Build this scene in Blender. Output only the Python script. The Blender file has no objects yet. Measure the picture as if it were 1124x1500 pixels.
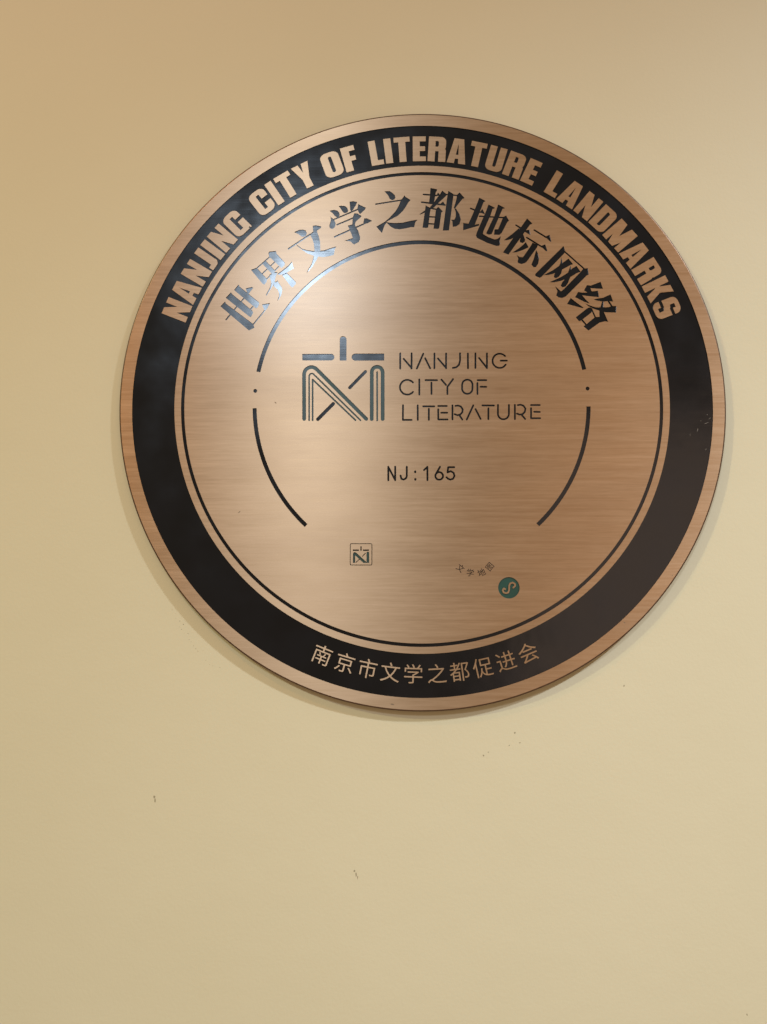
import bpy, math, random
from mathutils import Matrix, Vector
from mathutils.geometry import delaunay_2d_cdt

# ------------------------------------------------------------------ camera, world, lamps, exposure
scene = bpy.context.scene
CENTRE_Z = 1.5                                   # height of the plaque's middle above the floor
FACE = 0.0072                                    # the plaque's face stands 7.2 mm off the wall
cam_data = bpy.data.cameras.new('camera')
cam_data.sensor_fit = 'VERTICAL'
cam_data.sensor_height = 36.0
cam_data.lens = 36.0
cam_data.clip_start = 0.01
cam_data.clip_end = 50.0
camera = bpy.data.objects.new('camera', cam_data)
scene.collection.objects.link(camera)
camera.matrix_world = Matrix.Translation((-0.01256, -0.66547 - FACE, CENTRE_Z - 0.13549)) @ Matrix((
    (0.999832, 0.001757, 0.018243), (0.018327, -0.095846, -0.995227), (0.0, 0.995395, -0.095862))).to_4x4()
scene.camera = camera

world = bpy.data.worlds.new('World')
scene.world = world
world.use_nodes = True
bg = world.node_tree.nodes['Background']
bg.inputs['Color'].default_value = (1.0, 0.77, 0.49, 1)
bg.inputs['Strength'].default_value = 0.30

def area_lamp(name, offset, target, size, power, colour, size_y=None):
    d = bpy.data.lights.new(name, 'AREA')
    d.energy = power
    d.color = colour
    d.size = size
    if size_y:
        d.shape = 'RECTANGLE'
        d.size_y = size_y
    else:
        d.shape = 'DISK'
    o = bpy.data.objects.new(name, d)
    scene.collection.objects.link(o)
    o.location = (offset[0], offset[1], CENTRE_Z + offset[2])
    aim = Vector((target[0], target[1], CENTRE_Z + target[2])) - o.location
    o.rotation_euler = aim.to_track_quat('-Z', 'Y').to_euler()
    return o

def spot_lamp(name, offset, target, angle, radius, power, colour):
    d = bpy.data.lights.new(name, 'SPOT')
    d.energy = power
    d.color = colour
    d.spot_size = math.radians(angle)
    d.spot_blend = 1.0
    d.shadow_soft_size = radius
    o = bpy.data.objects.new(name, d)
    scene.collection.objects.link(o)
    o.location = (offset[0], offset[1], CENTRE_Z + offset[2])
    aim = Vector((target[0], target[1], CENTRE_Z + target[2])) - o.location
    o.rotation_euler = aim.to_track_quat('-Z', 'Y').to_euler()
    return o

area_lamp('cool_ceiling_panel', (-0.228, -1.6, 0.585), (0, 0, 0), 0.17, 6.4, (0.66, 0.82, 1.0))
spot_lamp('warm_lamp', (-0.75, -0.95, 1.10), (-0.18, 0, 0.42), 56, 0.04, 14.0, (1.0, 0.48, 0.17))
spot_lamp('down_light', (-1.45, -1.55, 1.10), (0.05, 0, -0.75), 48, 0.04, 57.0, (0.93, 1.0, 0.66))
spot_lamp('down_light', (1.10, -1.15, 1.02), (0.30, 0, -0.85), 62, 0.05, 124.0, (0.66, 0.82, 1.0))
area_lamp('rear_fill_lamp', (0.75, -2.2, -0.15), (0.0, 0, -0.1), 0.9, 3.3, (1.0, 0.70, 0.53), 1.1)  # unseen fill lamp, added behind the camera to brighten copper and ring at right

scene.view_settings.view_transform = 'Standard'
scene.view_settings.look = 'None'
scene.view_settings.exposure = 0.0
scene.view_settings.gamma = 1.0
scene.view_settings.use_curve_mapping = False

# ------------------------------------------------------------------ drawing of the plaque, in millimetres from its centre (x right, y up)
R_EDGE, R_RING_OUT, R_RING_IN, R_LINE_OUT, R_LINE_IN, R_ARC = 200.0, 191.3, 163.2, 158.8, 156.6, 110.0
DEPTH = 0.65                                     # engraving depth, mm
BIG_CHARACTERS = [
  ('世', [
    [(-121.7,81.7),(-121,80.2),(-108,69.5),(-107.8,68.1),(-108.6,66.1),(-109.8,65.2),(-124.7,77.9)],
    [(-116.9,79),(-112.7,80),(-111.9,79.2),(-114.9,75.2),(-116,76.2)],
    [(-126.8,76.4),(-126,75.2),(-112.3,63.7),(-111.7,62.3),(-113.2,59.2),(-114.5,59.9),(-130.2,72.6)],
    [(-130.6,70.1),(-130,68.6),(-111.7,54.7),(-110.7,52.1),(-114.4,50.2),(-133.7,66.8)],
    [(-105.8,68),(-100.5,68.8),(-102.3,65.4),(-104.4,64.1)],
  ], [
    ([(-129.8,57.6),(-122.9,66.2),(-118.3,71.8),(-115.1,76.2)],0.90),
    ([(-113.6,64.5),(-111.9,66.5)],0.96),
    ([(-111.5,54.4),(-102.4,65.8)],0.87),
  ]),
  ('界', [
    [(-102,103.2),(-101.3,104.2),(-96.9,104.6),(-96.4,102.7),(-90.8,96.5),(-91.2,94.5),(-93.1,92.8),(-101.4,100.7)],
    [(-106.1,96),(-103.7,97.9),(-97.6,91.3),(-97.9,89.5),(-99.5,89)],
    [(-113.6,91.8),(-109.7,93.1),(-102.6,85.2),(-103,83.3),(-104.5,81.4),(-105.8,82.3)],
    [(-86.2,97.3),(-85.4,94.2),(-84.7,92.6),(-89.1,89.9),(-92,88.5),(-94.6,88.1),(-95.9,88.6),(-93,90.8),(-88.5,94.4)],
    [(-92.7,88.1),(-89.6,89.6),(-83.3,83.2),(-83.5,81.7),(-85.4,79.5),(-86.7,80.1)],
    [(-101.1,88.2),(-97.6,90),(-95.7,90.1),(-96.9,86.8),(-97.5,83.5),(-99.1,80.1),(-102.9,73.9),(-103.4,74.3),(-100.5,79.8),(-99.8,82.8),(-100.5,85.2)],
    [(-95.7,84.3),(-94.9,82.8),(-92.9,79.8),(-92.4,77.8),(-93,74.4),(-94.8,71.1),(-95.7,70.3),(-94.5,73.5),(-94.5,75.8),(-95.5,78.1),(-98.5,80.8),(-97.8,83.5),(-96.2,83.5)],
  ], [
    ([(-109.5,92.9),(-100.9,100.7)],0.83),
    ([(-105.9,89),(-97.6,97)],0.80),
    ([(-102.6,85.5),(-94.7,94)],0.80),
  ]),
  ('文', [
    [(-84.8,117.6),(-81.4,119.1),(-78.8,119.3),(-77,118.6),(-76.2,116.9),(-76.8,114.9),(-78.4,114.2),(-80.1,114.7),(-81.7,116.1),(-84.3,117.3)],
    [(-72.3,121.9),(-70,122.2),(-66.6,121.4),(-66.7,120.5),(-69.3,118.5),(-69.6,117.2),(-71.9,117.2)],
    [(-74.2,115.9),(-72.6,117.5),(-69.6,118.2),(-68.3,114.8),(-67.3,110.8),(-67.1,104.8),(-69.2,99.1),(-72.4,93.4),(-76.3,89.1),(-75.3,91.4),(-72.8,95.7),(-71.5,100.8),(-71,104.8),(-71.5,109.5),(-72.5,112.8)],
    [(-83.5,108.9),(-82,108.2),(-79.7,106.2),(-75.8,105),(-71.8,104.4),(-67.9,104.5),(-64.3,104.9),(-60.8,106.2),(-56.4,107.5),(-57.5,105.3),(-58,101.7),(-61.7,100.7),(-65,100.2),(-68.6,100.6),(-71.8,101.3),(-75.7,102.8),(-79.3,105.2),(-82.6,108)],
  ], [
    ([(-88.5,106),(-73.9,116)],1.09),
  ]),
  ('学', [
    [(-61.1,132.2),(-60.3,132.4),(-58.2,132.9),(-55.9,132.3),(-54.6,131),(-54.1,129.3),(-54.9,127.9),(-56,127.6),(-57.5,128.6),(-59.1,130.7)],
    [(-54.9,135.5),(-53.6,135.7),(-50.7,135.5),(-49.2,134.3),(-48.5,132.3),(-49,131.1),(-50.6,130.4),(-52,131.1),(-53.3,133.3)],
    [(-47.6,138.5),(-45.1,138.8),(-42.5,138.2),(-43.3,136.1),(-45.1,132.9),(-46.4,131.6),(-47.1,132.6)],
    [(-41.7,136.8),(-39.9,135.8),(-36.6,134.2),(-37.2,132.9),(-40.5,129.7),(-41.3,130.9),(-42.3,133.2)],
    [(-60.5,128.3),(-59.6,127.3),(-58,126.3),(-57,123.6),(-57.1,121.5),(-58.3,120),(-59.4,119.6),(-60.7,120.2),(-61.2,121.9),(-60.3,124.6),(-60.1,126.3)],
    [(-44.4,130.4),(-42.1,130.2),(-41,129.2),(-39.5,128.5),(-39.9,127.7),(-43.4,124.5),(-44.2,122.1),(-45.7,122.3),(-45.4,127.5)],
    [(-37.7,126.8),(-35.9,126.8),(-32.3,125.1),(-35.3,123.4),(-38.5,122.6)],
    [(-48.7,121.8),(-46.4,122.5),(-44.1,123),(-43.4,120.8),(-41.8,118.4),(-40.5,114),(-40.5,112.3),(-41.5,110.3),(-44.4,108.8),(-45.4,109.4),(-47,111),(-45.4,113.4),(-46.4,116.4),(-48,120.1)],
    [(-50.9,111.4),(-45.9,113.1),(-44.4,111.7),(-47,110.9)],
  ], [
    ([(-57.7,126.3),(-41.8,133.2)],0.96),
    ([(-56,122.5),(-45.1,127.1)],0.96),
    ([(-57.6,114.1),(-47.3,118.8)],1.03),
    ([(-43.8,120.3),(-37.6,123.1)],1.03),
  ]),
  ('之', [
    [(-24.2,145.5),(-20.8,145.7),(-18.8,144.4),(-17.1,142.7),(-16.7,141.2),(-17.5,139.7),(-19,139.3),(-20.5,140.2),(-21.8,142.9)],
    [(-10.6,142.5),(-9.9,141.5),(-6.5,139.3),(-8.1,137.6),(-9.7,134.7),(-12,131.4),(-15.3,128.3),(-19.2,126.3),(-22.4,124.5),(-23.4,123.9),(-23.8,124.4),(-20.8,127),(-16.6,131.7),(-14.6,135.1),(-13.1,139.1),(-12.3,140.2)],
    [(-29.6,121),(-23.6,124.5),(-22.6,123.8),(-24.1,121.7),(-25.8,116.5)],
    [(-23.1,124.2),(-20.8,123.7),(-16.9,123.4),(-12,123.6),(-7.1,124.8),(-1.9,125.6),(-3.4,123.9),(-4.2,120.4),(-6.2,120.5),(-10.1,119.6),(-14,119),(-17.2,119.4),(-19.8,120.8),(-21.8,122.8)],
  ], [
    ([(-30,136.6),(-12,139.4)],0.96),
  ]),
  ('都', [
    [(6.8,147.6),(11.1,146.7),(11.4,146.2),(10.4,144.4),(9.8,140.7),(9.1,136.6),(5.8,137.1),(6.5,142.4)],
    [(10.4,141.8),(12,144.4),(13.5,142.3)],
    [(12.7,136.1),(15.3,138.1),(17.2,135.1)],
    [(14.8,145.7),(17.6,143.3),(18.1,142.8),(15.9,140.6),(12.3,137.3),(9.4,134.2),(7.4,132.9),(6.5,134.3),(8.8,136.9),(11.7,141.3),(13.3,143.3)],
    [(-0.7,129.3),(3.4,132.3),(3.8,130.9),(-0.1,129.1)],
    [(3.6,135.5),(7.1,133.4),(6.5,130.9),(5.2,120.2),(4.1,119.8),(1.4,120.1)],
    [(12.2,134.4),(15.1,131.2),(14.1,130.5),(12.6,119.6),(11.6,119.1),(8.8,119.3),(10.4,132.2),(10.7,133.2)],
    [(18.9,145.5),(22.2,143.3),(22.2,141.9),(19.1,118),(15,118),(18.1,141.6)],
    [(26.4,144.4),(29.8,140.3),(28.3,139.8),(25.1,135.8),(23.4,133.3),(22.4,133.5),(24.1,138.9),(24.6,142.6)],
    [(22.6,134),(24.1,132.8),(26.3,129.1),(27.1,125.7),(26.2,122.3),(24,120.8),(21.7,120.5),(21.4,124.4),(20.3,125.4),(22.7,125.4),(23.7,127.4),(23.7,130.8)],
  ], [
    ([(2.1,143.2),(11.1,142.3)],1.09),
    ([(0.8,137.8),(16.9,135.6)],1.09),
    ([(6.1,133.6),(11.3,132.6)],0.96),
    ([(5.8,127.6),(10.3,127.3)],0.96),
    ([(5.3,122.8),(9.7,122.5)],0.96),
    ([(17.3,143),(25.1,142.2)],0.90),
  ]),
  ('地', [
    [(39.6,140.6),(43.9,138.2),(42.5,137.5),(36.3,121.6),(32.1,122.3),(36.7,133)],
    [(41.6,132.8),(43.4,129),(39.6,130.3)],
    [(28.7,123.1),(32.1,122.6),(36.3,121.9),(39.2,122.4),(39.5,121.4),(36.9,120.5),(28.6,118.1)],
    [(45.7,135.8),(50.2,133.4),(48.4,132.6),(47.1,128.5),(42.1,117.2),(41.8,115.5),(45,113.4),(49.5,111.6),(51.5,112),(53.8,113.9),(52.9,110.7),(53.2,108.4),(52.4,107.2),(50.8,107.1),(45,109.1),(37.9,112.7),(37.1,114.2),(37.6,116.2),(43.9,130.9)],
    [(52.2,135.8),(56.9,133.2),(55.1,132.7),(47.6,115.3),(45.7,114.9),(43.9,115.8),(49.7,128.2)],
    [(55.5,127.1),(57.5,128.1),(58.1,126.8),(59.4,124.4),(58.2,123.6),(54.4,116.1),(52.8,114.7),(49.2,114.9),(49.6,118.6),(52,118.6)],
  ], [
    ([(33.7,133.2),(40.3,130.3)],1.09),
    ([(39.6,127.7),(56.2,126.6)],1.03),
  ]),
  ('标', [
    [(71.4,126),(75,122.4),(73.3,121.6),(58.7,101.1),(55,102.6),(70.5,124.6)],
    [(72.9,118.2),(73.5,114.4),(69.1,117.1),(71.1,117.9)],
    [(55.7,111),(61,115),(66.2,119.5),(66.8,114.9),(60.6,111.8),(57.7,111)],
    [(68.5,115.6),(69.9,111.5),(69.7,110),(68.2,108.9),(66.6,109.6),(66.3,110.6),(67.2,113.6)],
    [(83.3,113.3),(86.3,114.6),(87.4,109.6),(86.5,109.9)],
    [(80.3,106.8),(83.3,108.1),(84.7,103.1),(83.5,103.4)],
    [(74.9,109.3),(78.4,107.5),(77.7,105.8),(70.8,96.2),(69.5,95.2),(67.2,94.6),(65.3,95.2),(64.7,96),(65.2,98.5),(64.1,101),(66,99.4),(68.3,99.2),(73.5,106.8)],
    [(70.3,109.7),(72.2,106),(68.3,104.2),(64.1,102.7),(61.2,102.5),(65.8,105.5),(68.7,107.9)],
    [(77.2,104.3),(78.3,101.8),(79,98.1),(78.4,94.8),(76.9,92.5),(75.3,92.3),(73.8,94.2),(75.3,97.5),(76.4,101.5)],
  ], [
    ([(63.9,121.4),(67.5,119.1)],1.09),
    ([(76.1,117.9),(84.3,112.6)],1.09),
    ([(71,112.8),(81.3,106.1)],1.09),
  ]),
  ('网', [
    [(95.5,106.8),(96.4,103.4),(96.1,102),(80.5,85.7),(79.2,85),(76.4,86.4),(76.3,87.6),(78.2,89.6)],
    [(108.2,91.1),(111.3,91.5),(111.8,87),(110.5,86.5),(96.4,72.3),(94,71.2),(91.6,71.6),(90,72.9),(90.9,75.9),(89.3,79.4),(93.2,75.7),(94.8,76.9),(106.3,88.7)],
    [(98.6,98.1),(101.6,94.2),(99.9,93.7),(95,91),(88.1,87.7),(84.7,86.9),(81.9,86.9),(88.1,90.2),(92,93),(95.1,95.5)],
    [(93.8,99.2),(94.4,96.2),(94.7,92.3),(93.6,88),(91.8,85.6),(90.1,84.7),(88.6,85.4),(89.1,87.7),(91.6,91.6),(93.2,95.1)],
    [(103.8,93.1),(106.5,89),(104.2,88.2),(99.7,85.5),(93.5,82.9),(88.7,81.9),(85.6,82),(93.5,85.6),(98.4,88.7),(100.8,91.2)],
    [(99.9,93.3),(100.3,90.1),(99.7,85.9),(97.9,81.3),(96.2,78.9),(94.1,78.5),(93.1,79.6),(94.2,82),(97,85.2),(98.4,89.4)],
  ], [
    ([(95.9,103.1),(108.9,91)],1.02),
  ]),
  ('络', [
    [(110.5,79.9),(112.9,79.5),(119.6,82.1),(121.1,77.3),(116.6,77.5),(112.8,77.8),(113.5,75.7),(114.9,75.4),(113,74.4),(110.7,74.8),(108.5,76.3)],
    [(104.6,75.3),(107.2,74.8),(110.4,74.8),(114,75.6),(117.7,76),(118.4,71.6),(116.5,71.8),(112,72.3),(107.2,73),(109.4,70.2),(112.2,67.3),(110.9,67.7),(108,68.8),(102.5,71.7)],
    [(99.6,71.2),(103.2,68.2),(108,64.5),(107.3,64.2),(97.1,67.1)],
    [(114.7,70),(117.7,70.8),(121,71.2),(126,73.5),(127.6,68.6),(124.8,68.9),(120.6,68.6),(117,69.3)],
    [(120.4,68.9),(121.2,68.9),(121,64.1),(118.9,64.2),(119.6,66.5)],
    [(109,67.5),(111.8,66.2),(115.7,64.8),(119.5,64.5),(124.7,64.8),(126.6,65.6),(129.7,65.5),(129.4,61.1),(122.3,61.3),(118.2,62.5),(114.4,63.8),(111.2,65.5)],
    [(118.4,64.8),(121.8,64.8),(121.4,61.5),(124,54.9),(121.9,55.2),(118.4,54.4),(114.9,55.6),(115.5,58.2),(118.3,58.2)],
    [(110.5,64.2),(112.5,64.8),(113.2,63.2),(113.4,61.5),(106.5,56),(104.9,55.3),(102.7,58)],
    [(115.5,58.2),(118.8,58.2),(118.7,54.6),(110.9,49),(107.7,51.9),(109.7,53.3)],
  ], [
    ([(124.6,68.7),(126.8,65.1)],1.15),
    ([(113.1,63.9),(115.7,57.6)],0.96),
    ([(106.7,56.3),(109.4,53)],1.09),
  ]),
]
THIN_LETTERS = [
  ('N', [[(-13.7,34.2),(-13.7,23.9)], [(-11.4,30.5),(-6.2,24.3)], [(-6.1,34.2),(-6.2,23.9)]]),
  ('A', [[(1.6,33.9),(-2.7,23.9)], [(2.8,30.9),(6.1,24)]]),
  ('N', [[(9,34),(8.9,24)], [(11.3,30.6),(16.7,24.2)], [(16.7,34),(16.6,24)]]),
  ('J', [[(25.9,34.1),(25.9,29.1),(25.2,26.4),(23.5,24.7),(21.1,24.2)]]),
  ('I', [[(31.1,33.9),(31.1,23.9)]]),
  ('N', [[(36.1,34),(36,24.1)], [(38.5,30.8),(43.6,24.1)], [(43.7,33.9),(43.6,24)]]),
  ('G', [[(55.6,32.1),(54.8,32.8),(53.9,33.3),(52.8,33.6),(51.8,33.7),(50.7,33.5),(49.7,33.1),(48.9,32.4),(48.2,31.6),(47.7,30.6),(47.4,29.6),(47.4,28.5),(47.5,27.4),(48,26.4),(48.6,25.6),(49.4,24.9),(50.4,24.4),(51.4,24.1),(52.5,24.1),(53.5,24.3),(54.5,24.8),(55.3,25.5),(56,26.3)], [(52.7,29),(56.8,29)]]),
  ('C', [[(-5.3,14.5),(-6.1,15.3),(-7,15.8),(-8,16.2),(-9.1,16.3),(-10.2,16.2),(-11.2,15.8),(-12.1,15.2),(-12.8,14.4),(-13.4,13.5),(-13.8,12.5),(-13.9,11.4),(-13.8,10.3),(-13.4,9.2),(-12.8,8.3),(-12.1,7.5),(-11.2,6.9),(-10.2,6.6),(-9.1,6.4),(-8,6.5),(-7,6.9),(-6.1,7.4),(-5.3,8.2)]]),
  ('I', [[(-1.1,16.6),(-1.1,6.4)]]),
  ('T', [[(3,16.1),(10.6,16)], [(6.9,14.4),(6.9,6.8)]]),
  ('Y', [[(13.5,16.4),(16.5,12.8)], [(21.2,16.7),(17.4,11.5),(17.4,6.7)]]),
  ('O', [[(27.1,12.8),(27.3,13.7),(27.6,14.6),(28.1,15.3),(28.9,15.8),(29.7,16.2),(30.6,16.3),(31.5,16.2),(32.3,15.8),(33,15.3),(33.5,14.5),(33.9,13.7),(34,12.8),(33.9,10.2),(33.8,9.3),(33.5,8.5),(32.9,7.8),(32.2,7.2),(31.4,6.9),(30.5,6.8),(29.6,6.9),(28.8,7.2),(28.1,7.8),(27.6,8.5),(27.2,9.3),(27.1,10.2),(27.1,12.8)]]),
  ('F', [[(37.4,15.9),(43.1,15.9)], [(37.2,14),(37.2,6.6)], [(39.3,11.5),(43,11.4)]]),
  ('L', [[(-11.9,-0.7),(-12,-10.5),(-6.2,-10.5)]]),
  ('I', [[(-2.2,-0.8),(-2.2,-10.5)]]),
  ('T', [[(1.4,-1.5),(8.7,-1.5)], [(5.1,-3.2),(5.1,-10.5)]]),
  ('E', [[(11.3,-1.3),(16.9,-1.3)], [(11.3,-3.5),(11.3,-10.3),(17.4,-10.3)], [(13.3,-5.8),(17.2,-5.8)]]),
  ('R', [[(20.7,-0.9),(20.6,-10.3)], [(22.6,-1.3),(24.3,-1),(26.2,-1.7),(27.4,-3.7),(27.1,-5.6),(25.7,-7.1),(23.8,-7.5),(22.1,-6.8)], [(25.4,-7.8),(27.1,-10.4)]]),
  ('A', [[(34.4,-0.9),(30,-10.4)], [(35.8,-3.4),(39.1,-10)]]),
  ('T', [[(40.4,-1),(47.9,-1.1)], [(44.3,-2.9),(44.2,-10.2)]]),
  ('U', [[(50.6,-0.7),(50.5,-6.7),(50.5,-6.7),(50.6,-7.6),(51,-8.5),(51.5,-9.2),(52.3,-9.8),(53.1,-10.2),(54.1,-10.3),(55,-10.2),(55.9,-9.8),(56.6,-9.3),(57.2,-8.5),(57.6,-7.6),(57.7,-6.7),(57.8,-0.7)]]),
  ('R', [[(61.7,-0.7),(61.6,-10.2)], [(63.6,-0.9),(65.5,-0.6),(67.4,-1.4),(68.6,-3.3),(68.1,-5.5),(66.6,-7),(64.7,-7.2),(63,-6.6)], [(66.3,-7.7),(68.3,-10.1)]]),
  ('E', [[(72.3,-0.9),(78,-0.9)], [(72.3,-3),(72.2,-9.7),(78.2,-9.7)], [(74.3,-5.4),(78,-5.5)]]),
]
SERIAL_CHARACTERS = [
  ('N', [[(-21.6,-41.6),(-21.6,-50.5)], [(-21.6,-41.8),(-17.1,-50.3)], [(-17.1,-41.6),(-17.1,-50.5)]]),
  ('J', [[(-9.5,-41.6),(-9.5,-47.8),(-10.1,-49.3),(-11.6,-50.1),(-13,-49.6),(-13.6,-47.5)]]),
  (':', [[(-4,-44.8),(-4,-45.1)], [(-3.9,-49.8),(-3.9,-50.1)]]),
  ('1', [[(4,-41.7),(4,-50.5)], [(4,-41.8),(1.8,-43.8)]]),
  ('6', [[(12.3,-41.7),(9.6,-46.4)], [(14.2,-47.8),(14.1,-48.5),(13.7,-49.2),(13.2,-49.8),(12.5,-50.1),(11.7,-50.2),(10.9,-50.1),(10.2,-49.8),(9.7,-49.2),(9.3,-48.5),(9.2,-47.8),(9.3,-47),(9.7,-46.3),(10.3,-45.7),(10.9,-45.4),(11.7,-45.2),(12.5,-45.4),(13.2,-45.7),(13.7,-46.3),(14.1,-47),(14.2,-47.8)]]),
  ('5', [[(21.6,-42),(17.6,-42),(17.2,-45.5),(19.2,-44.6),(21.1,-45.7),(21.7,-47.6),(20.8,-49.6),(18.9,-50.2),(17.3,-49.5),(16.5,-48.6)]]),
]
EMBLEM_STROKES = [
  ('enamel', [[(-78.7,34.1),(-59.5,34.1),(-59.5,34.1),(-58.8,34),(-58.2,33.6),(-57.7,33.1),(-57.4,32.5),(-57.3,31.8),(-57.4,31.2),(-57.7,30.5),(-58.2,30.1),(-58.8,29.7),(-59.5,29.6),(-78.6,29.7)]], []),
  ('enamel', [[(-24.3,34.1),(-24.3,29.4),(-43.6,29.4),(-44.3,29.6),(-44.9,29.9),(-45.4,30.4),(-45.8,31.1),(-45.9,31.8),(-45.8,32.5),(-45.5,33.2),(-44.9,33.7),(-44.3,34),(-43.6,34.2)]], []),
  ('enamel', [[(-53.8,29.5),(-53.8,43.7),(-53.8,43.7),(-53.7,44.4),(-53.4,45.1),(-52.9,45.6),(-52.3,45.9),(-51.6,46),(-50.9,45.9),(-50.2,45.6),(-49.8,45),(-49.4,44.4),(-49.3,43.7),(-49.3,29.5)]], []),
  ('enamel', [], [([(-36.7,22),(-47.1,11.2)],2.13)]),
  ('enamel', [], [([(-57.9,0.5),(-68.1,-9.9)],2.36)]),
  ('green', [], [([(-77.1,-9.7),(-77.4,20.2),(-77.4,20.2),(-77.3,21.2),(-77,22.1),(-76.6,23),(-76,23.7),(-75.2,24.3),(-74.4,24.8),(-73.5,25.1),(-72.5,25.2),(-71.6,25.1),(-70.7,24.8),(-69.8,24.3),(-69.1,23.7),(-36.1,-9.8)],2.47)]),
  ('green', [], [([(-73.8,-10.6),(-74,18.8),(-74,18.9),(-74,19.5),(-73.7,20),(-73.3,20.4),(-72.9,20.7),(-72.4,20.8),(-71.8,20.8),(-71.3,20.6),(-70.9,20.2),(-39.9,-10.7)],1.07)]),
  ('green', [], [([(-71.5,-10.6),(-71.7,16.8),(-43.2,-10.6)],1.12)]),
  ('green', [], [([(-32.5,-9.9),(-32.5,21.7),(-32.5,21.7),(-32.4,22.6),(-32,23.5),(-31.5,24.2),(-30.7,24.8),(-29.9,25.1),(-29,25.2),(-28,25.1),(-27.2,24.8),(-26.4,24.2),(-25.9,23.4),(-25.5,22.6),(-25.4,21.6),(-25.3,21.6),(-25.3,-9.9)],2.47)]),
  ('green', [], [([(-29,21.6),(-28.9,-10.8)],1.12)]),
]
SMALL_EMBLEM_STROKES = [
  ('enamel', [], [([(-33,-92.1),(-32.8,-92.2),(-32.6,-92.2),(-32.5,-92.4),(-32.4,-92.5),(-32.3,-92.7),(-32.3,-92.9),(-32.3,-105.2),(-32.3,-105.5),(-32.4,-105.6),(-32.5,-105.8),(-32.6,-105.9),(-32.8,-106),(-33,-106),(-45.6,-106),(-45.8,-106),(-46,-105.9),(-46.1,-105.8),(-46.3,-105.6),(-46.3,-105.4),(-46.4,-105.2),(-46.4,-92.9),(-46.4,-92.7),(-46.3,-92.5),(-46.2,-92.3),(-46,-92.2),(-45.8,-92.1),(-45.6,-92.1),(-33,-92.1)],0.46)]),
  ('enamel', [[(-44.7,-95.9),(-40.8,-95.9),(-40.8,-96.8),(-44.7,-96.8)]], []),
  ('enamel', [[(-38.1,-95.9),(-34.2,-95.9),(-34.2,-96.8),(-38.1,-96.8)]], []),
  ('enamel', [[(-39.8,-93.8),(-39,-93.8),(-39,-96.7),(-39.8,-96.7)]], []),
  ('enamel', [], [([(-36.5,-98.3),(-38.5,-100.3)],0.53)]),
  ('enamel', [], [([(-40.4,-102.2),(-42.6,-104.2)],0.53)]),
  ('green', [[(-44.6,-104.6),(-44.6,-98.3),(-44,-97.7),(-43.1,-97.7),(-42.2,-98.2),(-35.7,-104.2),(-35.7,-104.6),(-37.8,-104.6),(-43.2,-99.7),(-43.2,-104.6)]], []),
  ('green', [[(-35.8,-104.6),(-35.8,-97.8),(-35.4,-97.4),(-34.5,-97.4),(-34.1,-97.8),(-34.1,-104.6)]], []),
]
BADGE = ((56.39, -120.78), 6.92, [(54,-121.7),(53.1,-121.2),(52.4,-122.3),(52.9,-123.7),(54.4,-124.3),(55.9,-123.8),(56.5,-122.3),(56.6,-119.5),(57.2,-118),(58.8,-117.4),(60.3,-118.3),(60.4,-119.6),(59.2,-120.7)], 1.06)
MAP_CHARACTERS = [('文', 25.1, -108.2, -39.3), ('学', 31.5, -111.2, -8.1), ('地', 38.8, -111.0, 22.9), ('图', 44.2, -107.2, 50.5)]
RING_CHARACTERS = [('南', -21.43, 176.6), ('京', -16.37, 177.6), ('市', -11.46, 176.7), ('文', -6.66, 176.6), ('学', -1.83, 175.8), ('之', 3.14, 175.6), ('都', 7.84, 176.4), ('促', 12.78, 176.8), ('进', 17.82, 177.2), ('会', 22.77, 177.2)]
WALL_SPECKS = [(-163.7, -134.8, 0.12, 0.53), (-161.6, -137.4, 0.07, 0.07), (-158.5, -142.3, 0.22, 0.22), (-156.1, -144.5, 0.24, 0.38), (-157.3, -147.6, 0.26, 0.24), (-152.9, -150.4, 0.24, 0.22), (-155.3, -150.3, 0.1, 0.1), (-158.7, -146.1, 0.12, 0.12), (-152.1, -154.4, 0.19, 0.19), (-150.8, -155.7, 0.17, 0.24), (-149.1, -158.4, 0.12, 0.29), (-147.6, -160.2, 0.17, 0.22), (-146.2, -161.9, 0.19, 0.22), (-142.8, -161.6, 0.14, 0.1), (-140.9, -167.8, 0.22, 0.19), (-138.4, -170.4, 0.12, 0.26), (-136.3, -171.3, 0.17, 0.12), (-131.7, -172.3, 0.36, 0.14), (-161.2, -140.7, 0.12, 0.12), (-172.8, -255.0, 0.54, 0.9), (-172.3, -257.6, 0.45, 1.35), (-43.5, -301.0, 0.5, 0.54), (-42.4, -303.1, 0.36, 1.12), (-41.4, -305.2, 0.27, 0.9), (59.8, -213.8, 0.45, 0.63), (63.0, -220.2, 0.54, 0.36), (56.2, -221.9, 0.36, 0.27), (130.7, -184.0, 0.45, 0.59), (202.8, -387.4, 0.41, 0.59), (39.6, -228.4, 0.5, 0.5), (42.7, -226.2, 0.41, 0.32)]

# heavy condensed capitals for the ring: (width, added outlines, removed outlines), cap height 1
def box(x0, y0, x1, y1):
    return [(x0, y0), (x1, y0), (x1, y1), (x0, y1)]

def rounded(x0, y0, x1, y1, rx, ry, corners='1111', n=6):
    pts = []
    spec = [(x1 - rx, y1 - ry, 0), (x0 + rx, y1 - ry, 90), (x0 + rx, y0 + ry, 180), (x1 - rx, y0 + ry, 270)]
    sharp = [(x1, y1), (x0, y1), (x0, y0), (x1, y0)]
    for c, (cx, cy, a0) in enumerate(spec):
        if corners[c] == '1':
            for i in range(n + 1):
                a = math.radians(a0 + 90 * i / n)
                pts.append((cx + rx * math.cos(a), cy + ry * math.sin(a)))
        else:
            pts.append(sharp[c])
    return pts

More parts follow.
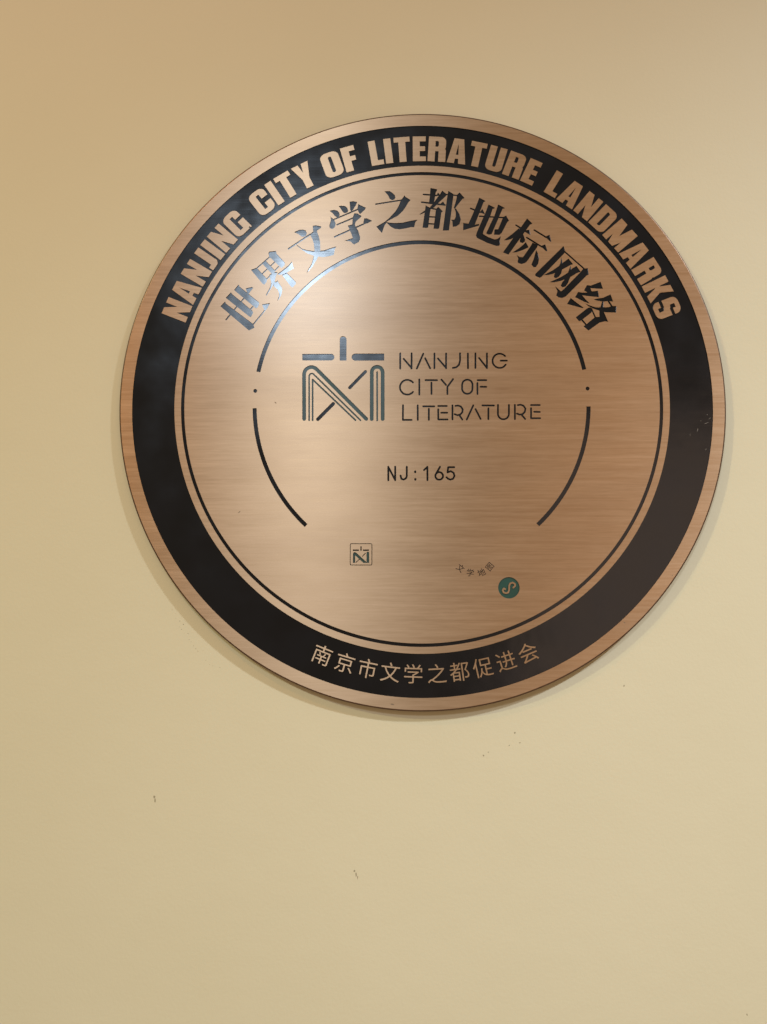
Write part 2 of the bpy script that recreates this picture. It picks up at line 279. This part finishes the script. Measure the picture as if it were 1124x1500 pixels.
CAPS = {
    'I': (.31, [box(0, 0, .31, 1)], []),
    'L': (.54, [box(0, 0, .30, 1), box(0, 0, .54, .19)], []),
    'T': (.69, [box(0, .80, .69, 1), box(.195, 0, .495, 1)], []),
    'E': (.56, [box(0, 0, .30, 1), box(0, 0, .56, .19), box(0, .41, .53, .60), box(0, .80, .56, 1)], []),
    'F': (.54, [box(0, 0, .30, 1), box(0, .40, .50, .59), box(0, .80, .54, 1)], []),
    'N': (.74, [box(0, 0, .25, 1), box(.49, 0, .74, 1), [(0, 1), (.27, 1), (.74, 0), (.47, 0)]], []),
    'A': (.80, [[(0, 0), (.31, 0), (.33, .19), (.47, .19), (.49, 0), (.80, 0), (.61, 1), (.19, 1)]], [[(.345, .35), (.455, .35), (.40, .80)]]),
    'J': (.45, [box(.15, .10, .45, 1), rounded(0, 0, .45, .4, .18, .18, '0001'), ], [box(-.1, .19, .15, .5)]),
    'G': (.75, [rounded(0, 0, .75, 1, .26, .20), box(.40, 0, .75, .50), ], [box(.30, .19, .45, .81), box(.40, .50, .80, .64), box(.62, -.1, .68, .06)]),
    'C': (.75, [rounded(0, 0, .75, 1, .26, .20)], [box(.30, .19, .45, .81), box(.40, .41, .80, .61)]),
    'O': (.74, [rounded(0, 0, .74, 1, .26, .20)], [rounded(.30, .17, .44, .83, .07, .06)]),
    'D': (.74, [rounded(0, 0, .74, 1, .24, .20, '1001')], [rounded(.30, .18, .44, .82, .07, .06, '1001')]),
    'R': (.76, [box(0, 0, .30, 1), rounded(0, .44, .75, 1, .22, .18, '1001'), box(.45, 0, .76, .40), rounded(.30, .20, .76, .56, .14, .12, '1001')],
          [rounded(.30, .60, .44, .83, .06, .06, '1001'), box(.30, -.1, .45, .42)]),
    'U': (.74, [rounded(0, 0, .74, 1, .26, .20, '0011')], [rounded(.30, .18, .44, 1.1, .06, .06, '0011')]),
    'M': (1.0, [box(0, 0, .25, 1), box(.75, 0, 1, 1), [(0, 1), (.36, 1), (.62, 0), (.38, 0)], [(1, 1), (.64, 1), (.38, 0), (.62, 0)]], []),
    'K': (.80, [box(0, 0, .30, 1), [(.26, .42), (.46, 1), (.77, 1), (.52, .40)], [(.26, .60), (.50, .66), (.80, 0), (.48, 0)]], []),
    'S': (.72, [rounded(0, 0, .72, 1, .26, .20)],
          [[(.28, .83), (.45, .83), (.45, .61), (.28, .66)], box(.42, .595, .80, .715), [(.27, .17), (.44, .17), (.44, .35), (.27, .41)], box(-.1, .295, .30, .415)]),
    'Y': (.76, [[(0, 1), (.31, 1), (.38, .62), (.45, 1), (.76, 1), (.53, .38), (.53, 0), (.23, 0), (.23, .38)]], []),
}
WORDS = [('NANJING', -70.3, -43.0), ('CITY', -39.6, -24.4), ('OF', -22.0, -14.2), ('LITERATURE', -11.2, 26.7), ('LANDMARKS', 29.9, 70.4)]
CAP_LOW, CAP_HEIGHT = 166.4, 17.4

# ------------------------------------------------------------------ materials
def new_material(name):
    m = bpy.data.materials.new(name)
    m.use_nodes = True
    nt = m.node_tree
    return m, nt, nt.nodes['Principled BSDF']

def node(nt, kind, **vals):
    n = nt.nodes.new(kind)
    for k, v in vals.items():
        if k in n.inputs:
            n.inputs[k].default_value = v
        else:
            setattr(n, k, v)
    return n

def grain(nt, scale_xyz, scale, detail=3.0, rough=0.6):
    tc = nt.nodes.new('ShaderNodeTexCoord')
    mp = nt.nodes.new('ShaderNodeMapping')
    mp.inputs['Scale'].default_value = scale_xyz
    nt.links.new(tc.outputs['Object'], mp.inputs['Vector'])
    nz = nt.nodes.new('ShaderNodeTexNoise')
    nz.inputs['Scale'].default_value = scale
    nz.inputs['Detail'].default_value = detail
    nz.inputs['Roughness'].default_value = rough
    nt.links.new(mp.outputs['Vector'], nz.inputs['Vector'])
    return nz

def ramp(nt, src, stops):
    r = nt.nodes.new('ShaderNodeValToRGB')
    el = r.color_ramp.elements
    while len(el) < len(stops):
        el.new(0.5)
    for e, (p, c) in zip(el, stops):
        e.position = p
        e.color = c if len(c) == 4 else (*c, 1)
    nt.links.new(src, r.inputs['Fac'])
    return r

def make_copper():
    m, nt, b = new_material('brushed_copper')
    fine = grain(nt, (60, 60, 1150), 1.0, 3.0, 0.65)         # hairlines that run across the plate
    mid = grain(nt, (12, 12, 420), 1.0, 3.0, 0.6)
    cloud = grain(nt, (1, 1, 4), 6.0, 5.0, 0.6)              # uneven patina
    add = node(nt, 'ShaderNodeMath', operation='ADD')
    nt.links.new(fine.outputs['Fac'], add.inputs[0])
    nt.links.new(mid.outputs['Fac'], add.inputs[1])
    half = node(nt, 'ShaderNodeMath', operation='MULTIPLY')
    half.inputs[1].default_value = 0.5
    nt.links.new(add.outputs[0], half.inputs[0])
    c1 = ramp(nt, half.outputs[0], [(0.34, (0.565, 0.360, 0.205)), (0.66, (0.725, 0.486, 0.298))])
    c2 = ramp(nt, cloud.outputs['Fac'], [(0.3, (0.84, 0.82, 0.80)), (0.62, (1.0, 1.0, 1.0))])
    mul = node(nt, 'ShaderNodeMix', data_type='RGBA', blend_type='MULTIPLY')
    mul.inputs['Factor'].default_value = 1.0
    nt.links.new(c1.outputs['Color'], mul.inputs['A'])
    nt.links.new(c2.outputs['Color'], mul.inputs['B'])
    nt.links.new(mul.outputs['Result'], b.inputs['Base Color'])
    rr = ramp(nt, half.outputs[0], [(0.3, (0.41, 0.41, 0.41)), (0.7, (0.49, 0.49, 0.49))])
    nt.links.new(rr.outputs['Color'], b.inputs['Roughness'])
    b.inputs['Metallic'].default_value = 1.0
    b.inputs['Anisotropic'].default_value = 0.90
    b.inputs['Coat Weight'].default_value = 0.36
    b.inputs['Coat Roughness'].default_value = 0.24
    tan = nt.nodes.new('ShaderNodeCombineXYZ')
    tan.inputs['Z'].default_value = 1.0
    nt.links.new(tan.outputs['Vector'], b.inputs['Tangent'])
    bump = nt.nodes.new('ShaderNodeBump')
    bump.inputs['Strength'].default_value = 0.10
    bump.inputs['Distance'].default_value = 0.0003
    nt.links.new(half.outputs[0], bump.inputs['Height'])
    nt.links.new(bump.outputs['Normal'], b.inputs['Normal'])
    return m

def make_enamel(name, colour, rough, bump_strength):
    m, nt, b = new_material(name)
    wob = grain(nt, (1, 1, 1), 42.0, 2.0, 0.45)
    brush = grain(nt, (40, 40, 900), 1.0, 2.0, 0.5)
    c = ramp(nt, wob.outputs['Fac'], [(0.3, tuple(v * 0.8 for v in colour)), (0.7, tuple(v * 1.2 for v in colour))])
    nt.links.new(c.outputs['Color'], b.inputs['Base Color'])
    b.inputs['Roughness'].default_value = rough
    r = ramp(nt, wob.outputs['Fac'], [(0.3, (rough * 0.85,) * 3), (0.7, (rough * 1.25,) * 3)])
    nt.links.new(r.outputs['Color'], b.inputs['Roughness'])
    b.inputs['Specular IOR Level'].default_value = 0.42
    add = node(nt, 'ShaderNodeMath', operation='MULTIPLY_ADD')
    add.inputs[1].default_value = 0.04
    nt.links.new(brush.outputs['Fac'], add.inputs[0])
    nt.links.new(wob.outputs['Fac'], add.inputs[2])
    bump = nt.nodes.new('ShaderNodeBump')
    bump.inputs['Strength'].default_value = bump_strength
    bump.inputs['Distance'].default_value = 0.002
    nt.links.new(add.outputs[0], bump.inputs['Height'])
    nt.links.new(bump.outputs['Normal'], b.inputs['Normal'])
    return m

def make_wall_paint():
    m, nt, b = new_material('cream_wall_paint')
    big = grain(nt, (1, 1, 1), 3.0, 4.0, 0.55)
    c = ramp(nt, big.outputs['Fac'], [(0.3, (0.730, 0.604, 0.392)), (0.7, (0.765, 0.637, 0.424))])
    nt.links.new(c.outputs['Color'], b.inputs['Base Color'])
    b.inputs['Roughness'].default_value = 0.62
    b.inputs['Specular IOR Level'].default_value = 0.3
    roller = grain(nt, (1, 1, 1), 420.0, 3.0, 0.6)
    swell = grain(nt, (1, 1, 1), 28.0, 2.0, 0.5)
    add = node(nt, 'ShaderNodeMath', operation='MULTIPLY_ADD')
    add.inputs[1].default_value = 0.25
    nt.links.new(roller.outputs['Fac'], add.inputs[0])
    nt.links.new(swell.outputs['Fac'], add.inputs[2])
    bump = nt.nodes.new('ShaderNodeBump')
    bump.inputs['Strength'].default_value = 0.22
    bump.inputs['Distance'].default_value = 0.002
    nt.links.new(add.outputs[0], bump.inputs['Height'])
    nt.links.new(bump.outputs['Normal'], b.inputs['Normal'])
    return m

def make_plain(name, colour, rough, metallic=0.0):
    m, nt, b = new_material(name)
    nz = grain(nt, (1, 1, 1), 300.0, 3.0, 0.6)
    c = ramp(nt, nz.outputs['Fac'], [(0.3, tuple(v * 0.8 for v in colour)), (0.7, tuple(v * 1.15 for v in colour))])
    nt.links.new(c.outputs['Color'], b.inputs['Base Color'])
    b.inputs['Roughness'].default_value = rough
    b.inputs['Metallic'].default_value = metallic
    return m

COPPER = make_copper()
ENAMEL = make_enamel('black_enamel', (0.004, 0.004, 0.006), 0.165, 0.10)
GREEN = make_enamel('dark_green_enamel', (0.030, 0.060, 0.050), 0.34, 0.10)
BADGE_GREEN = make_enamel('badge_green_enamel', (0.012, 0.060, 0.042), 0.34, 0.08)
PAINT = make_wall_paint()
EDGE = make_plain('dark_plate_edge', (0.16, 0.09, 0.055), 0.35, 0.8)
PAD = make_plain('grey_mounting_pad', (0.10, 0.10, 0.10), 0.8)
DIRT = make_plain('brown_wall_dirt', (0.40, 0.315, 0.19), 0.8)
SCRATCH = make_plain('bare_copper_scratch', (0.42, 0.34, 0.26), 0.5, 0.5)

# ------------------------------------------------------------------ mesh helpers: drawing millimetres -> metres, height over the wall
def put(x, y, h):
    return (x * 0.001, -h * 0.001, y * 0.001)

FACE_MM = FACE * 1000.0

def mesh_object(name, verts, faces, material, parent=None):
    me = bpy.data.meshes.new(name)
    me.from_pydata(verts, [], faces)
    me.update()
    me.materials.append(material)
    o = bpy.data.objects.new(name, me)
    scene.collection.objects.link(o)
    if parent is not None:
        o.parent = parent
    return o

def ccw(poly):
    a = sum(p[0] * q[1] - q[0] * p[1] for p, q in zip(poly, poly[1:] + poly[:1]))
    return poly if a > 0 else poly[::-1]

def circle(cx, cy, r, n):
    return [(cx + r * math.cos(2 * math.pi * i / n), cy + r * math.sin(2 * math.pi * i / n)) for i in range(n)]

def stroke(pts, w, round_ends=True):
    """outlines that together cover a line of width w"""
    polys = []
    for (x0, y0), (x1, y1) in zip(pts, pts[1:]):
        d = math.hypot(x1 - x0, y1 - y0)
        if d < 1e-6:
            continue
        nx, ny = -(y1 - y0) / d * w / 2, (x1 - x0) / d * w / 2
        polys.append([(x0 + nx, y0 + ny), (x0 - nx, y0 - ny), (x1 - nx, y1 - ny), (x1 + nx, y1 + ny)])
    joints = pts if round_ends else pts[1:-1]
    for x, y in joints:
        polys.append(circle(x, y, w / 2 * 0.999, 12))
    return polys

def arc_band(r0, r1, a0, a1, n):
    """band of an annulus, angles clockwise from straight up"""
    pts = []
    for r, seq in ((r1, range(n + 1)), (r0, range(n, -1, -1))):
        for i in seq:
            a = math.radians(a0 + (a1 - a0) * i / n)
            pts.append((r * math.sin(a), r * math.cos(a)))
    return pts

def arrange(outlines):
    """outlines: list of (polygon, tag). Returns points, triangles and the tags that cover each triangle."""
    vs, fs = [], []
    for poly, tag in outlines:
        poly = ccw([tuple(p) for p in poly])
        fs.append(list(range(len(vs), len(vs) + len(poly))))
        vs += [Vector(p) for p in poly]
    ov, oe, of, _, _, orig = delaunay_2d_cdt(vs, [], fs, 1, 1e-4, True)
    tags = [set(outlines[i][1] for i in ids) for ids in orig]
    return [(v.x, v.y) for v in ov], [list(f) for f in of], tags

def solid(name, pts, tris, keep, top, low, material, parent, sunken):
    """sunken: floor at low with walls up to top. Otherwise: top face with walls down to low."""
    use = [t for t, k in zip(tris, keep) if k]
    edges = {}
    for t in use:
        for i in range(len(t)):
            edges[(t[i], t[(i + 1) % len(t)])] = True
    verts, index, faces = [], {}, []
    def vid(i, h):
        if (i, h) not in index:
            index[(i, h)] = len(verts)
            verts.append(put(pts[i][0], pts[i][1], h))
        return index[(i, h)]
    level = low if sunken else top
    for t in use:
        faces.append([vid(i, level) for i in t])
    for (a, b) in edges:
        if (b, a) not in edges:
            if sunken:
                faces.append([vid(b, top), vid(a, top), vid(a, low), vid(b, low)][::-1])
            else:
                faces.append([vid(a, top), vid(a, low), vid(b, low), vid(b, top)])
    return mesh_object(name, verts, faces, material, parent)

def lathe(name, profile, n, material, parent, closed=False):
    """profile: (radius, height) pairs turned about the plaque's axis"""
    verts, faces = [], []
    m = len(profile)
    for i in range(n):
        a = 2 * math.pi * i / n
        for r, h in profile:
            verts.append(put(r * math.cos(a), r * math.sin(a), h))
    for i in range(n):
        j = (i + 1) % n
        for k in range(m if closed else m - 1):
            l = (k + 1) % m
            faces.append([i * m + k, j * m + k, j * m + l, i * m + l])
    return mesh_object(name, verts, faces, material, parent)

# ------------------------------------------------------------------ the wall
wall = mesh_object('wall', [(-1.6, 0, 0.0), (1.6, 0, 0.0), (1.6, 0, 3.0), (-1.6, 0, 3.0),
                            (-1.6, 0.12, 0.0), (1.6, 0.12, 0.0), (1.6, 0.12, 3.0), (-1.6, 0.12, 3.0)],
                   [(0, 1, 2, 3), (5, 4, 7, 6), (4, 0, 3, 7), (1, 5, 6, 2), (3, 2, 6, 7), (4, 5, 1, 0)], PAINT)
wall['kind'] = 'structure'
wall['label'] = 'smooth cream painted wall behind the round plaque'

random.seed(4)
sv, sf = [], []
for (x, y, rx, ry) in WALL_SPECKS:
    base = len(sv)
    n = 7
    for i in range(n):
        a = 2 * math.pi * i / n
        k = random.uniform(0.6, 1.25)
        sv.append((x * 0.001 + rx * k * 0.00115 * math.cos(a), -0.00006, CENTRE_Z + y * 0.001 + ry * k * 0.00115 * math.sin(a)))
    sv.append((x * 0.001, -0.00016, CENTRE_Z + y * 0.001))
    for i in range(n):
        sf.append((base + i, base + (i + 1) % n, base + n))
specks = mesh_object('dirt_specks', sv, sf, DIRT, wall)
specks['kind'] = 'stuff'
specks['label'] = 'tiny brown specks and scuffs on the cream paint'

# ------------------------------------------------------------------ the plaque
plaque = bpy.data.objects.new('wall_plaque', None)
scene.collection.objects.link(plaque)
plaque.location = (0, 0, CENTRE_Z)
plaque.empty_display_size = 0.05
plaque['label'] = 'round brushed copper plaque with black enamel ring and engraved writing, mounted on cream wall'
plaque['category'] = 'plaque'

lathe('mounting_pad', [(0.001, 4.05), (193, 4.05), (193, -0.2), (0.001, -0.2)], 96, PAD, plaque)  # hidden mounting pad, widened to block light in the gap behind the plate
rim_top = FACE_MM
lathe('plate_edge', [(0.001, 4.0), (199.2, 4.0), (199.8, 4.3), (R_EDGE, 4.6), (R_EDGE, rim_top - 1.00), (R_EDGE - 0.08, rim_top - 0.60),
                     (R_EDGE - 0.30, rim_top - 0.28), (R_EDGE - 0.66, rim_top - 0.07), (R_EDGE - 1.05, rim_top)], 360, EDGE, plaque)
rim = lathe('rim', [(R_EDGE - 1.05, rim_top), (R_RING_OUT, rim_top)], 360, COPPER, plaque)
ring = lathe('enamel_ring', [(R_RING_OUT, FACE_MM), (R_RING_OUT, FACE_MM - DEPTH), (R_RING_IN, FACE_MM - DEPTH)], 360, ENAMEL, plaque)

# inner face with everything that is cut into it
outlines = [(circle(0, 0, R_RING_IN, 360), 'face')]
cuts = []                                        # (object name, tag, material, label)
def cut(name, polys, material, label=None, removed=()):
    tag = 'cut%d' % len(cuts)
    for p in polys:
        outlines.append((p, tag))
    for p in removed:
        outlines.append((p, tag + '-'))
    cuts.append((name, tag, material, label))

cut('engraved_circle', [circle(0, 0, R_LINE_OUT, 300)], ENAMEL, None, [circle(0, 0, R_LINE_IN, 300)])
w = 1.35
cut('engraved_arc', [arc_band(R_ARC - w, R_ARC + w, -78.4, 78.1, 120)], ENAMEL)
cut('engraved_arc', [arc_band(R_ARC - w, R_ARC + w, 91.0, 136.6, 40)], ENAMEL)
cut('engraved_arc', [arc_band(R_ARC - w, R_ARC + w, -136.8, -91.2, 40)], ENAMEL)
cut('engraved_dot', [circle(-109.7, 9.3, 1.3, 14)], ENAMEL)
cut('engraved_dot', [circle(109.6, 10.0, 1.3, 14)], ENAMEL)
for ch, polys, lines in BIG_CHARACTERS:
    ps = list(polys)
    for pts, lw in lines:
        ps += stroke(pts, lw, False) + [circle(*pts[0], lw / 2 * 0.98, 8)]
    cut('engraved_character', ps, ENAMEL)
for ch, lines in THIN_LETTERS:
    ps = []
    for pts in lines:
        ps += stroke(pts, 1.22)
    cut('engraved_letter', ps, ENAMEL)
for ch, lines in SERIAL_CHARACTERS:
    ps = []
    for pts in lines:
        ps += stroke(pts, 1.5 if ch == ':' else 1.25)
    cut('engraved_numeral' if ch in '165' else 'engraved_letter' if ch != ':' else 'engraved_colon', ps, ENAMEL)
for group, nm in ((EMBLEM_STROKES, 'emblem_stroke'), (SMALL_EMBLEM_STROKES, 'small_emblem_stroke')):
    for mat, polys, lines in group:
        ps = list(polys)
        for pts, lw in lines:
            ps += stroke(pts, lw)
        cut(nm, ps, GREEN if mat == 'green' else ENAMEL)
(bx, by), br, spts, sw = BADGE
cut('badge', [circle(bx, by, br, 48)], BADGE_GREEN, 'small round green badge with a looped copper mark', stroke(spts, sw))

pts, tris, tags = arrange(outlines)
cut_tags = [c[1] for c in cuts]
def covered(tset, tag):
    return tag in tset and (tag + '-') not in tset
open_face = ['face' in t and not any(covered(t, c) for c in t if c in set(cut_tags)) for t in tags]
face = solid('face_plate', pts, tris, open_face, FACE_MM, FACE_MM - 0.30, COPPER, plaque, False)
for name, tag, material, label in cuts:
    keep = [covered(t, tag) for t in tags]
    o = solid(name, pts, tris, keep, FACE_MM - 0.03, FACE_MM - DEPTH, material, face, True)
    if label:
        o['label'] = label

# raised capitals on the black ring
def on_ring(p, angle, r):
    a = math.radians(angle)
    return ((r + p[1]) * math.sin(a) + p[0] * math.cos(a), (r + p[1]) * math.cos(a) - p[0] * math.sin(a))

for word, a0, a1 in WORDS:
    widths = [CAPS[c][0] * CAP_HEIGHT for c in word]
    r_mid = CAP_LOW + CAP_HEIGHT * 0.5
    span = math.radians(a1 - a0) * r_mid
    gap_units = 1.7
    squeeze = (span - gap_units * (len(word) - 1)) / sum(widths)
    at = 0.0
    for c, wd in zip(word, widths):
        wd *= squeeze
        mid = a0 + math.degrees((at + wd / 2) / r_mid)
        at += wd + gap_units
        def place(poly):
            return [on_ring((x * CAP_HEIGHT * squeeze - wd / 2, y * CAP_HEIGHT), mid, CAP_LOW) for x, y in poly]
        ol = [(place(p), 'a') for p in CAPS[c][1]] + [(place(p), 'r') for p in CAPS[c][2]]
        p2, t2, g2 = arrange(ol)
        solid('raised_letter', p2, t2, ['a' in g and 'r' not in g for g in g2], FACE_MM, FACE_MM - DEPTH - 0.02, COPPER, ring, False)

# characters set from the type built into the program, one object each
def type_mesh(name, ch, height, cx, cy, rot, h_low, h_top, material, parent, weight=0.0):
    c = bpy.data.curves.new(name, 'FONT')
    c.body = ch
    c.size = 1.0
    c.offset = weight
    c.resolution_u = 4
    tmp = bpy.data.objects.new(name, c)
    scene.collection.objects.link(tmp)
    dg = bpy.context.evaluated_depsgraph_get()
    me0 = tmp.evaluated_get(dg).to_mesh()
    co = [(v.co.x, v.co.y) for v in me0.vertices]
    tr = [list(p.vertices) for p in me0.polygons]
    tmp.evaluated_get(dg).to_mesh_clear()
    bpy.data.objects.remove(tmp)
    bpy.data.curves.remove(c)
    # merge points that coincide so that shared edges are found
    key, remap, uniq = {}, [], []
    for x, y in co:
        k = (round(x, 5), round(y, 5))
        if k not in key:
            key[k] = len(uniq)
            uniq.append((x, y))
        remap.append(key[k])
    tr = [[remap[i] for i in t] for t in tr]
    tr = [t for t in tr if len(set(t)) == len(t)]
    def area(t):
        return sum(uniq[a][0] * uniq[b][1] - uniq[b][0] * uniq[a][1] for a, b in zip(t, t[1:] + t[:1]))
    tr = [t if area(t) > 0 else t[::-1] for t in tr]
    x0, x1 = min(p[0] for p in uniq), max(p[0] for p in uniq)
    mx, my = (x0 + x1) / 2, 0.345
    ca, sa = math.cos(math.radians(rot)), math.sin(math.radians(rot))
    out = []
    for x, y in uniq:
        x, y = (x - mx) * height, (y - my) * height
        out.append((cx + x * ca - y * sa, cy + x * sa + y * ca))
    return solid(name, out, tr, [True] * len(tr), h_top, h_low, material, parent, False)

for ch, ang, r in RING_CHARACTERS:
    a = math.radians(ang)
    type_mesh('raised_character', ch, 13.3, 176.6 * math.sin(a), -176.6 * math.cos(a), ang, FACE_MM - DEPTH - 0.02, FACE_MM, COPPER, ring, -0.002)
for ch, x, y, rot in MAP_CHARACTERS:
    type_mesh('printed_character', ch, 5.2, x, y, rot, FACE_MM - 0.02, FACE_MM + 0.02, ENAMEL, face, 0.002)

# bare scratches in the enamel near the right edge
scratches = [(189.2, -10.0, 2.2, 38, .16), (186.8, -13.2, 3.6, 24, .2), (181.0, -17.6, 3.0, 80, .22), (187.6, -7.5, 1.4, 60, .14), (183.5, -11.5, 1.2, 75, .12), (186.0, -30.6, 1.6, 65, .16), (176.0, -21.0, 1.8, 86, .10)]
for (x, y, ln, ang, wd) in scratches:
    a = math.radians(ang)
    dx, dy = math.cos(a) * ln / 2, math.sin(a) * ln / 2
    nx, ny = -math.sin(a) * wd / 2, math.cos(a) * wd / 2
    h = FACE_MM - DEPTH + 0.015
    mesh_object('scratch', [put(x - dx, y - dy, h), put(x - nx, y - ny, h + .01), put(x + dx, y + dy, h), put(x + nx, y + ny, h + .01)], [(0, 1, 2, 3)], SCRATCH, ring)

# small pits and stains in the metal, each with an uneven outline
PITS = [(-96.1, 1.3, .45, .9, 45), (-119.1, -71.2, .35, 1.3, -55), (144.7, 55.9, .4, .7, 20), (145.6, 56.6, .3, .5, 70),
        (33.7, 32.2, .3, .55, 0), (33.5, 28.3, .3, .3, 0), (-19.1, -195.4, .5, 1.6, 70), (161.8, -112.9, .3, .5, 40), (130.3, -143.2, .4, .8, 60)]
STAIN = make_plain('dark_metal_stain', (0.28, 0.19, 0.12), 0.6, 0.5)
random.seed(11)
for (x, y, rx, ry, ang) in PITS:  
    a0 = math.radians(ang)
    vs = []
    for i in range(9):
        a = 2 * math.pi * i / 9
        k = random.uniform(0.55, 1.15)
        ex, ey = rx * k * math.cos(a), ry * k * math.sin(a)
        vs.append(put(x + ex * math.cos(a0) - ey * math.sin(a0), y + ex * math.sin(a0) + ey * math.cos(a0), FACE_MM + 0.012))
    host = rim if math.hypot(x, y) > R_RING_OUT else face
    mesh_object('pit', vs, [list(range(9))], STAIN, host)
